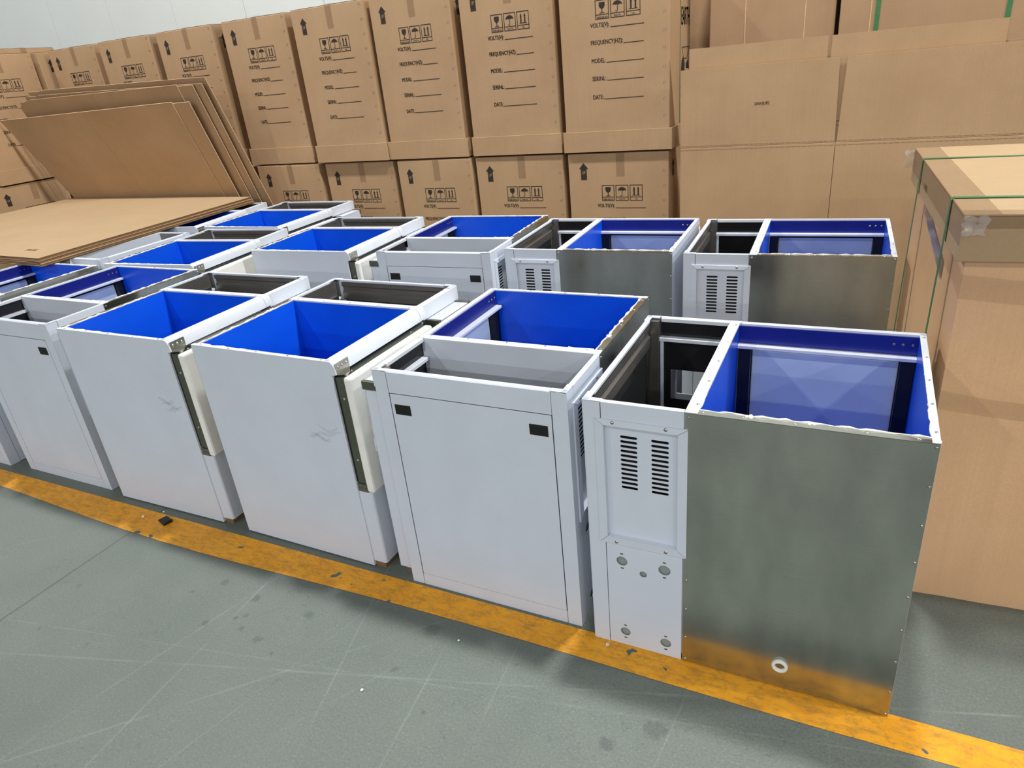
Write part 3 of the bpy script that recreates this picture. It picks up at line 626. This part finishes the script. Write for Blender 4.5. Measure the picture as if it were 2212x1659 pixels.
make_carton('lower carton hidden at the far left, farther one', (-7.60, 3.13, 0), math.pi/2, True, gX, 1.0, False)

# ------------------------------------------------------------------ plain stacks behind the standing sheets
def plain_carton(label, x0, x1, y0, y1, z0, z1, creases=(), strap=()):
    R = empty('tall_carton', (x0, y0, z0)); w_, d_, h_ = x1-x0, y1-y0, z1-z0
    MB().box(0, w_, 0, d_, 0, h_, 0.006).build('body', 'card_dark', R)
    for cx in creases: MB().box(cx-0.003, cx+0.003, -0.0012, 0.0005, 0, h_-0.01).build('panel_seam', 'card_edge', R)
    for cx in strap:
        MB().box(cx-0.013, cx+0.013, -0.003, -0.0005, 0, h_).box(cx-0.013, cx+0.013, -0.003, d_, h_, h_+0.002).build('strap', 'strap', R)
    tag(R, label, 'carton', 'plain tall cartons behind the standing sheets'); return R
MAT['card_dark'] = cardboard('kraft_cardboard_brown', (164, 132, 99), (176, 144, 110), (110, 110, 1.2))
plain_carton('tall plain carton with two vertical seams behind the standing sheets', -0.375, 0.385, 3.58, 4.3, 0, 2.55, (0.225, 0.585))
plain_carton('tall plain carton with two green straps at the top right', 0.41, 1.52, 3.56, 4.3, 0, 2.55, (0.17,), (0.207, 0.87))
bk = ROW[-1]; bk.scale.y = 0.77
make_carton('upper carton in the dark gap between the lettered carton and the two-seam carton', (-1.16, 3.96, UZ), 0, True, gU, 1.0, False)
make_carton('lower carton hidden below the one in the dark gap', (-1.16, 3.96, 0), 0, True, gL, 1.0, False)
sd = MB()   # print on the right side of that carton
tv, tf = text_verts('EARTH', 0.40, 0.735, 0.30, 0.105, 0.02); sd.add([(CW+0.0015, x, z) for x, z in tv], tf)
def sline(p, q, wd=0.005):
    (y0, z0), (y1, z1) = p, q; d_ = Vector((y1-y0, z1-z0)); n_ = Vector((-d_.y, d_.x)).normalized()*wd/2
    sd.add([(CW+0.0015, y0+n_.x, z0+n_.y), (CW+0.0015, y1+n_.x, z1+n_.y), (CW+0.0015, y1-n_.x, z1-n_.y), (CW+0.0015, y0-n_.x, z0-n_.y)], [(0, 1, 2, 3)])
sline((0.42, 0.60), (0.70, 0.60)); sline((0.42, 0.60), (0.50, 0.53)); sline((0.50, 0.53), (0.60, 0.53)); sline((0.60, 0.53), (0.70, 0.60))
for pg in (((0.42, 0.52), (0.47, 0.545), (0.53, 0.50), (0.52, 0.44), (0.47, 0.34), (0.43, 0.42), (0.40, 0.47)), ((0.58, 0.50), (0.66, 0.52), (0.70, 0.46), (0.66, 0.36), (0.60, 0.42))):
    sd.add([(CW+0.0015, y, z) for y, z in pg], [tuple(range(len(pg)))])
for k in range(6): sline((0.39, 0.36-k*0.055), (0.70, 0.36-k*0.055))
for k in range(5): sline((0.42+0.065*k, 0.085), (0.42+0.065*k, 0.36))
sd.build('side_print', 'ink', bk)
MB().box(CW+0.0005, CW+0.002, 0.352, 0.366, 0.0, CH).build('strap', 'strap', bk)

# ------------------------------------------------------------------ flattened cartons standing at the right
def standing_sheet(label, x0, xs_, x1, y, zf, zt, thick, notch=0.012, text=False, mat='card', lean=0.0):
    R = empty('flattened_carton', (0, y, 0))
    MB().box(x0, xs_-0.001, 0, thick, 0, zf, 0.003).build('panel', mat, R)
    MB().box(xs_+0.001, x1, 0, thick, 0, zf, 0.003).build('panel', mat, R)
    for a, b, c, d in ((x0, xs_-notch*0.9, x0, xs_-0.004), (xs_+notch*1.1, x1, xs_+0.006, x1)):
        # flap: slot is wider at the top
        pr = [(c, zf+0.0015), (d, zf+0.0015), (b, zt), (a, zt)]
        MB().prism(pr, 0.0, thick*0.9, 'y').build('flap', mat, R)
        cr_ = MB(); n = int((d-c)/0.03)
        for i in range(n):
            xx = c+(d-c)*(i+0.1)/n; 
            for zz in (zf-0.012, zf+0.012): cr_.box(xx, xx+0.022, -0.0012, 0.001, zz-0.0025, zz+0.0025)
        tag(cr_.build('crease', 'card_dark', R), kind='stuff')
    if text:
        tv, tf = text_verts('200主机', 0.003, 1.394, 0.086, 0.021, 0.006)
        MB().add([(x, -0.0015, z) for x, z in tv], tf).build('printed_text', 'ink', R)
    tag(R, label, 'cardboard', 'flattened cartons standing upright'); return R
standing_sheet('front flattened carton standing upright, printed 200 with two Chinese characters', -0.445, 0.474, 1.58, 3.075, 1.160, 1.622, 0.022, 0.020, True)
standing_sheet('flattened carton standing just behind the printed one, its flaps rising higher', -0.402, 0.394, 1.238, 3.108, 1.27, 1.738, 0.020, 0.010, False, 'card')
standing_sheet('rearmost flattened carton of the upright set, edge just visible', -0.43, 0.470, 1.56, 3.134, 1.17, 1.632, 0.012, 0.012, False, 'card')

# ------------------------------------------------------------------ leaning sheets on the left
def quad_sheet(label, bl, br, tl, tr, thick, chamfer=0.0, crease=None, mat='card', gname='flattened cartons leaning at the left', nx=10, nz=6, name='leaning_cardboard', bow=0.0):
    bl, br, tl, tr = map(Vector, (bl, br, tl, tr)); nrm = (br-bl).cross(tl-bl).normalized()
    R = empty(name, bl)
    def panel(s0, s1, off, t_, z1=1.0, pname='panel', mt=mat):
        vs = []; fs = []
        for i in range(nx+1):
            for j in range(nz+1):
                s = s0+(s1-s0)*i/nx; k = z1*j/nz
                if chamfer and pname == 'panel':
                    fr_ = i/nx*(s1-s0)+s0
                    if fr_ < chamfer and j == nz: k -= 0.03*(1-fr_/chamfer)
                p_ = bl.lerp(br, s).lerp(tl.lerp(tr, s), k)+nrm*(off+bow*math.sin(math.pi*s)*math.sin(math.pi*k))
                vs.append(p_-bl)
        for i in range(nx):
            for j in range(nz): fs.append((i*(nz+1)+j, (i+1)*(nz+1)+j, (i+1)*(nz+1)+j+1, i*(nz+1)+j+1))
        N = len(vs); vs2 = [q-nrm*t_ for q in vs]; bf = [tuple(N+k for k in q[::-1]) for q in fs]
        side = []
        bnd = [i*(nz+1) for i in range(nx+1)]+[nx*(nz+1)+j for j in range(1, nz+1)]+[i*(nz+1)+nz for i in range(nx-1, -1, -1)]+[j for j in range(nz-1, 0, -1)]
        for a, b in zip(bnd, bnd[1:]+bnd[:1]): side.append((a, N+a, N+b, b))
        me = MB().add(vs+vs2, fs+bf+side).mesh(pname, mt); me.materials.append(MAT['card_edge'])
        for p_ in me.polygons[len(fs)+len(bf):]: p_.material_index = 1
        put(pname, me, R)
    if crease:
        panel(0.0, crease-0.0008, 0.0, thick); panel(crease+0.0008, 0.93, 0.0, thick); panel(0.01, 1.0, -thick-0.002, thick, 0.992, 'rear_panel', 'card')
    else:
        panel(0.0, 1.0, 0.0, thick); panel(0.004, 0.99, -thick-0.004, thick, 0.995, 'rear_panel', 'card')
    tag(R, label, 'cardboard', gname); return R
def lean(xl0, xr0, yb, xl1, xr1, yl1, yr1, zt_l, zt_r, yfl=None):
    """points at z=0.95 and at the top; extended down to the floor"""
    a, b, c, d = Vector((xl0, yb, 0.95)), Vector((xr0, yb, 0.95)), Vector((xl1, yl1, zt_l)), Vector((xr1, yr1, zt_r))
    return a+(a-c)*(0.93/(zt_l-0.95)), b+(b-d)*(0.93/(zt_r-0.95)), c, d
quad_sheet('front leaning folded cardboard sheet, pale top edge, standing behind the flat pile', *lean(-6.465, -4.205, 2.800, -6.75, -4.215, 2.535, 2.550, 1.724, 1.738), 0.008, 0, 0.482)
quad_sheet('second leaning cardboard sheet with creased centre, behind the front one', *lean(-6.36, -4.11, 2.835, -6.455, -4.155, 2.575, 2.575, 1.873, 1.857), 0.007, 0.06, 0.47)
quad_sheet('third leaning cardboard sheet with cut corner', *lean(-6.33, -4.03, 2.858, -6.39, -4.075, 2.610, 2.610, 1.908, 1.848), 0.007, 0.06)
quad_sheet('rearmost and tallest leaning cardboard sheet', *lean(-6.28, -3.945, 2.880, -6.376, -4.065, 2.645, 2.645, 1.945, 1.892), 0.007, 0.06)
# ------------------------------------------------------------------ flat pile
PL = [((-3.905, 0.850), (-3.985, 2.735), (-6.48, 2.80), (-6.44, 0.985)), ((-3.89, 0.842), (-3.96, 2.72), (-6.47, 2.78), (-6.43, 0.97)), ((-3.865, 0.835), (-3.945, 2.71), (-6.46, 2.77), (-6.42, 0.96))]
for i, (lab, z0) in enumerate((('topmost cardboard sheet of the flat pile on the cabinets, small printed text', 0.9365), ('middle cardboard sheet of the flat pile lying on the cabinets', 0.9205), ('bottom cardboard sheet of the flat pile lying on the cabinets', 0.9045))):
    R = empty('flat_cardboard', (PL[i][0][0], PL[i][0][1], z0)); o0 = Vector(PL[i][0])
    q = [Vector(p_)-o0 for p_ in PL[i]]
    for k, (za, zb, mt) in enumerate(((0.0090, 0.0155, 'card_flat'), (0.0, 0.0062, 'card_flat'))):
        n = 14; vs = []; rnd = random.Random(i*7+k)
        ring = []
        for a, b in zip(q, q[1:]+q[:1]):
            for j in range(n): ring.append(a.lerp(b, j/n)+Vector((rnd.uniform(-.002, .002), rnd.uniform(-.002, .002)))+Vector((0.004*k, -0.003*k)))
        N = len(ring); m_ = MB(); m_.add([(p_.x, p_.y, za) for p_ in ring]+[(p_.x, p_.y, zb) for p_ in ring], [tuple(range(N))[::-1], tuple(range(N, 2*N))])
        so = m_.build('sheet_layer', mt, R)
        MB().add([(p_.x, p_.y, za) for p_ in ring]+[(p_.x, p_.y, zb) for p_ in ring], [(j, (j+1) % N, N+(j+1) % N, N+j) for j in range(N)]).build('cut_edge', 'edge_brown', so) if False else None
        me = so.data; me.materials.append(MAT['edge_brown']) if 'edge_brown' in MAT else None
        bm = bmesh.new(); bm.from_mesh(me); bm.verts.ensure_lookup_table()
        for j in range(N):
            f_ = bm.faces.new((bm.verts[j], bm.verts[(j+1) % N], bm.verts[N+(j+1) % N], bm.verts[N+j])); f_.material_index = 1
        bm.to_mesh(me); bm.free()
    if i == 0:
        tv, tf = text_verts('200主机', 0, 0, 0.115, 0.040, 0.006)
        MB().add([(-4.302-o0.x+x, 1.0-o0.y+z, 0.0160) for x, z in tv], tf).build('printed_text', 'ink', R)
        MB().box(-1.50, -0.99, 0.325, 0.331, 0.0150, 0.0158).build('slot_cut', 'edge_brown', R) if 'edge_brown' in MAT else MB().box(-1.50, -1.02, 0.350, 0.356, 0.0150, 0.0158).build('slot_cut', 'grey_ink', R)
    tag(R, lab, 'cardboard', 'cardboard sheets lying flat on the cabinets')

# ------------------------------------------------------------------ strapped carton at the right
SC = empty('strapped_carton', (0.924, 0.567, 0), 0.060)
BW, BD, BH = 0.95, 1.17, 1.29
bm = bmesh.new()
bd = MB(); nz_, nx_ = 8, 16; rnd = random.Random(21)
vs = []; fs = []
for i in range(nx_+1):
    for j in range(nz_+1):
        x = BW*i/nx_; z = 1.27*j/nz_; dent = 0.006*math.sin(x*22+0.5*math.sin(z*3))*math.sin(math.pi*min(1, z/1.27))+rnd.uniform(-.001, .001)
        vs.append((x, (dent if 0 < i < nx_ else 0), z))
for i in range(nx_):
    for j in range(nz_): fs.append((i*(nz_+1)+j, (i+1)*(nz_+1)+j, (i+1)*(nz_+1)+j+1, i*(nz_+1)+j+1))
bd.add(vs, fs, True)
bd.add([(0, 0, 0), (0, BD, 0), (0, BD, 1.27), (0, 0, 1.27)], [(0, 3, 2, 1)]); bd.add([(BW, 0, 0), (BW, BD, 0), (BW, BD, 1.27), (BW, 0, 1.27)], [(0, 1, 2, 3)])
bd.add([(0, BD, 0), (BW, BD, 0), (BW, BD, 1.27), (0, BD, 1.27)], [(0, 3, 2, 1)]); bd.add([(0, 0, 1.27), (BW, 0, 1.27), (BW, BD, 1.27), (0, BD, 1.27)], [(0, 1, 2, 3)])
bd.build('body', 'card_warm', SC)
ld = MB(); e = 0.026
ld.box(-e, BW+e, -e, -e+0.007, 1.172, 1.297, 0.002); ld.box(-e, BW+e, BD+e-0.007, BD+e, 1.172, 1.297, 0.002)
ld.box(-e, -e+0.007, -e+0.006, BD+e-0.006, 1.172, 1.297, 0.002); ld.box(BW+e-0.007, BW+e, -e+0.006, BD+e-0.006, 1.172, 1.297, 0.002)
ld.box(-e, BW+e, -e, BD+e, 1.290, 1.300, 0.003)
lid = ld.build('lid', 'card_flat', SC)
for y in (0.185, 0.90):
    s_ = MB(); rr = 0.011; pts = [(-e-0.020, y, 0.0), (-e-0.014, y, 0.6), (-e-0.006, y, 1.20), (-e-0.004, y, 1.297), (-e+0.004, y, 1.304), (0.25, y, 1.302), (BW+e-0.004, y, 1.304), (BW+e+0.004, y, 1.297), (BW+e+0.006, y, 1.20), (BW+e+0.014, y, 0.6), (BW+e+0.020, y, 0.0)]
    vs = []; fs = []
    for x, yy, z in pts: vs += [(x, yy-rr, z), (x, yy+rr, z)]
    # normal offset for thickness
    n = len(pts); vs += [(x+(0.0015 if i < 4 else -0.0015 if i > 6 else 0), yy, z-(0.0015 if 4 <= i <= 6 else 0.0)) for i, (x, _, z) in enumerate(pts) for yy in (pts[0][1]-rr, pts[0][1]+rr)]
    for i in range(n-1): fs += [(2*i, 2*i+1, 2*i+3, 2*i+2), (2*n+2*i, 2*n+2*i+2, 2*n+2*i+3, 2*n+2*i+1), (2*i, 2*i+2, 2*n+2*i+2, 2*n+2*i), (2*i+1, 2*n+2*i+1, 2*n+2*i+3, 2*i+3)]
    s_.add(vs, fs); s_.build('strap', 'strap', SC)
tp = MB(); tp.box(-e-0.001, -e+0.085, -e, BD+e, 1.3004, 1.3010); tp.box(-e-0.0012, -e-0.0006, -e, BD+e, 1.215, 1.3006); tp.box(-e, BW+e, -e-0.0012, -e-0.0006, 1.262, 1.3006); tp.box(-e, BW+e, -e, -e+0.05, 1.3004, 1.3010)
tp.build('edge_tape', 'thin_tape', lid)
def crumple(c, sx, sy, sz, seed, parent, name='film_tuft'):
    rnd = random.Random(seed); n = 6; vs = []; fs = []
    for i in range(n+1):
        for j in range(n+1):
            vs.append((c[0]+sx*(i/n-0.5)+rnd.uniform(-.006, .006), c[1]+sy*(i/n-0.5)*0.3+rnd.uniform(-.012, .004), c[2]-sz*j/n+rnd.uniform(-.006, .006)))
    for i in range(n):
        for j in range(n): fs.append((i*(n+1)+j, (i+1)*(n+1)+j, (i+1)*(n+1)+j+1, i*(n+1)+j+1))
    MB().add(vs, fs, True).build(name, 'film', parent)
crumple((0.0, -e-0.014, 1.300), 0.055, 0.02, 0.055, 3, SC); crumple((-e-0.015, BD-0.02, 1.300), 0.05, 0.15, 0.07, 8, SC)
# clear tape bands around the body
def band(z, h, seed, y1=0.35, mat='film'):
    rnd = random.Random(seed); m_ = MB(); pts = [(BW, -0.009), (0.6, -0.009), (0.3, -0.009), (0.12, -0.009), (-0.004, -0.009), (-0.005, 0.08), (-0.004, y1)]
    vs = []
    for i, (x, y) in enumerate(pts):
        dz = (i-3)*0.012; vs += [(x, y, z+dz), (x, y, z+h+dz+rnd.uniform(-.004, .004))]
    m_.add(vs, [(2*i, 2*i+2, 2*i+3, 2*i+1) for i in range(len(pts)-1)]); m_.build('tape_band', mat, SC)
band(1.05, 0.07, 1, 0.5, 'thin_tape'); band(0.70, 0.06, 2, 0.02, 'thin_tape')
m_ = MB(); m_.add([(-0.004, 0.30, 1.02), (-0.004, 0.85, 1.11), (-0.004, 0.85, 1.17), (-0.004, 0.30, 1.08)], [(0, 1, 2, 3)]); m_.build('tape_band', 'grey_tape', SC)
tv, tf = text_verts('200主机', 0, 0, 0.09, 0.024, 0.006)
MB().add([(-e-0.0016, 0.78-x, 1.215+z) for x, z in tv], tf).build('printed_text', 'grey_ink', lid)
pd = MB().box(0.10, 0.16, -0.0102, -0.009, 0.0, 1.17).mesh('folded_ridge', 'card_warm')
tag(SC, 'big carton with cap lid, green straps and clear tape at the right edge', 'carton')

# ------------------------------------------------------------------ small litter on the floor
def crumb(name, label, x, y, r, mat, seed, cat='scrap', flat=0.6):
    rnd = random.Random(seed); bm = bmesh.new(); bmesh.ops.create_icosphere(bm, subdivisions=1, radius=1)
    for q in bm.verts: q.co = Vector((q.co.x*r*rnd.uniform(.7, 1.2), q.co.y*r*rnd.uniform(.7, 1.2), (q.co.z+1)*r*flat*rnd.uniform(.8, 1.1)))
    me = bpy.data.meshes.new(name); bm.to_mesh(me); bm.free(); me.materials.append(MAT[mat])
    o = put(name, me, None, (x, y, 0.0012 if -0.13 < y < 0.012 else 0)); tag(o, label, cat, 'foam crumbs on the floor' if mat == 'foam' else None); return o
crumb('foam_crumb', 'largest white foam crumb lying alone on the green grey floor', -0.625, -0.476, 0.006, 'foam', 1)
crumb('foam_crumb', 'small white foam crumb on the floor in front of the two-latch cabinet', -0.432, -0.183, 0.005, 'foam', 2)
crumb('foam_crumb', 'white foam crumb on the orange line left of the black scrap', -2.238, -0.04, 0.008, 'foam', 3)
crumb('foam_crumb', 'cream foam crumb on the orange line at the foot of the pipe-hole plate', 0.052, -0.025, 0.008, 'core', 4)
crumb('foam_crumb', 'white foam crumb against the plain cabinet base, above the black scrap', -2.174, 0.024, 0.006, 'foam', 5)
sc = MB(); sc.box(-0.035, 0.03, -0.02, 0.022, 0.0, 0.008, 0.002); sc.prism([(0.016, 0.004), (0.034, 0.018), (0.038, 0.014), (0.022, 0.0)], -0.018, 0.022, 'y')
o = sc.build('rubber_scrap', 'black'); o.location = (-2.096, -0.03, 0.0012); o.rotation_euler.z = -0.3
tag(o, 'small bent black rubber scrap lying on the orange line', 'scrap')
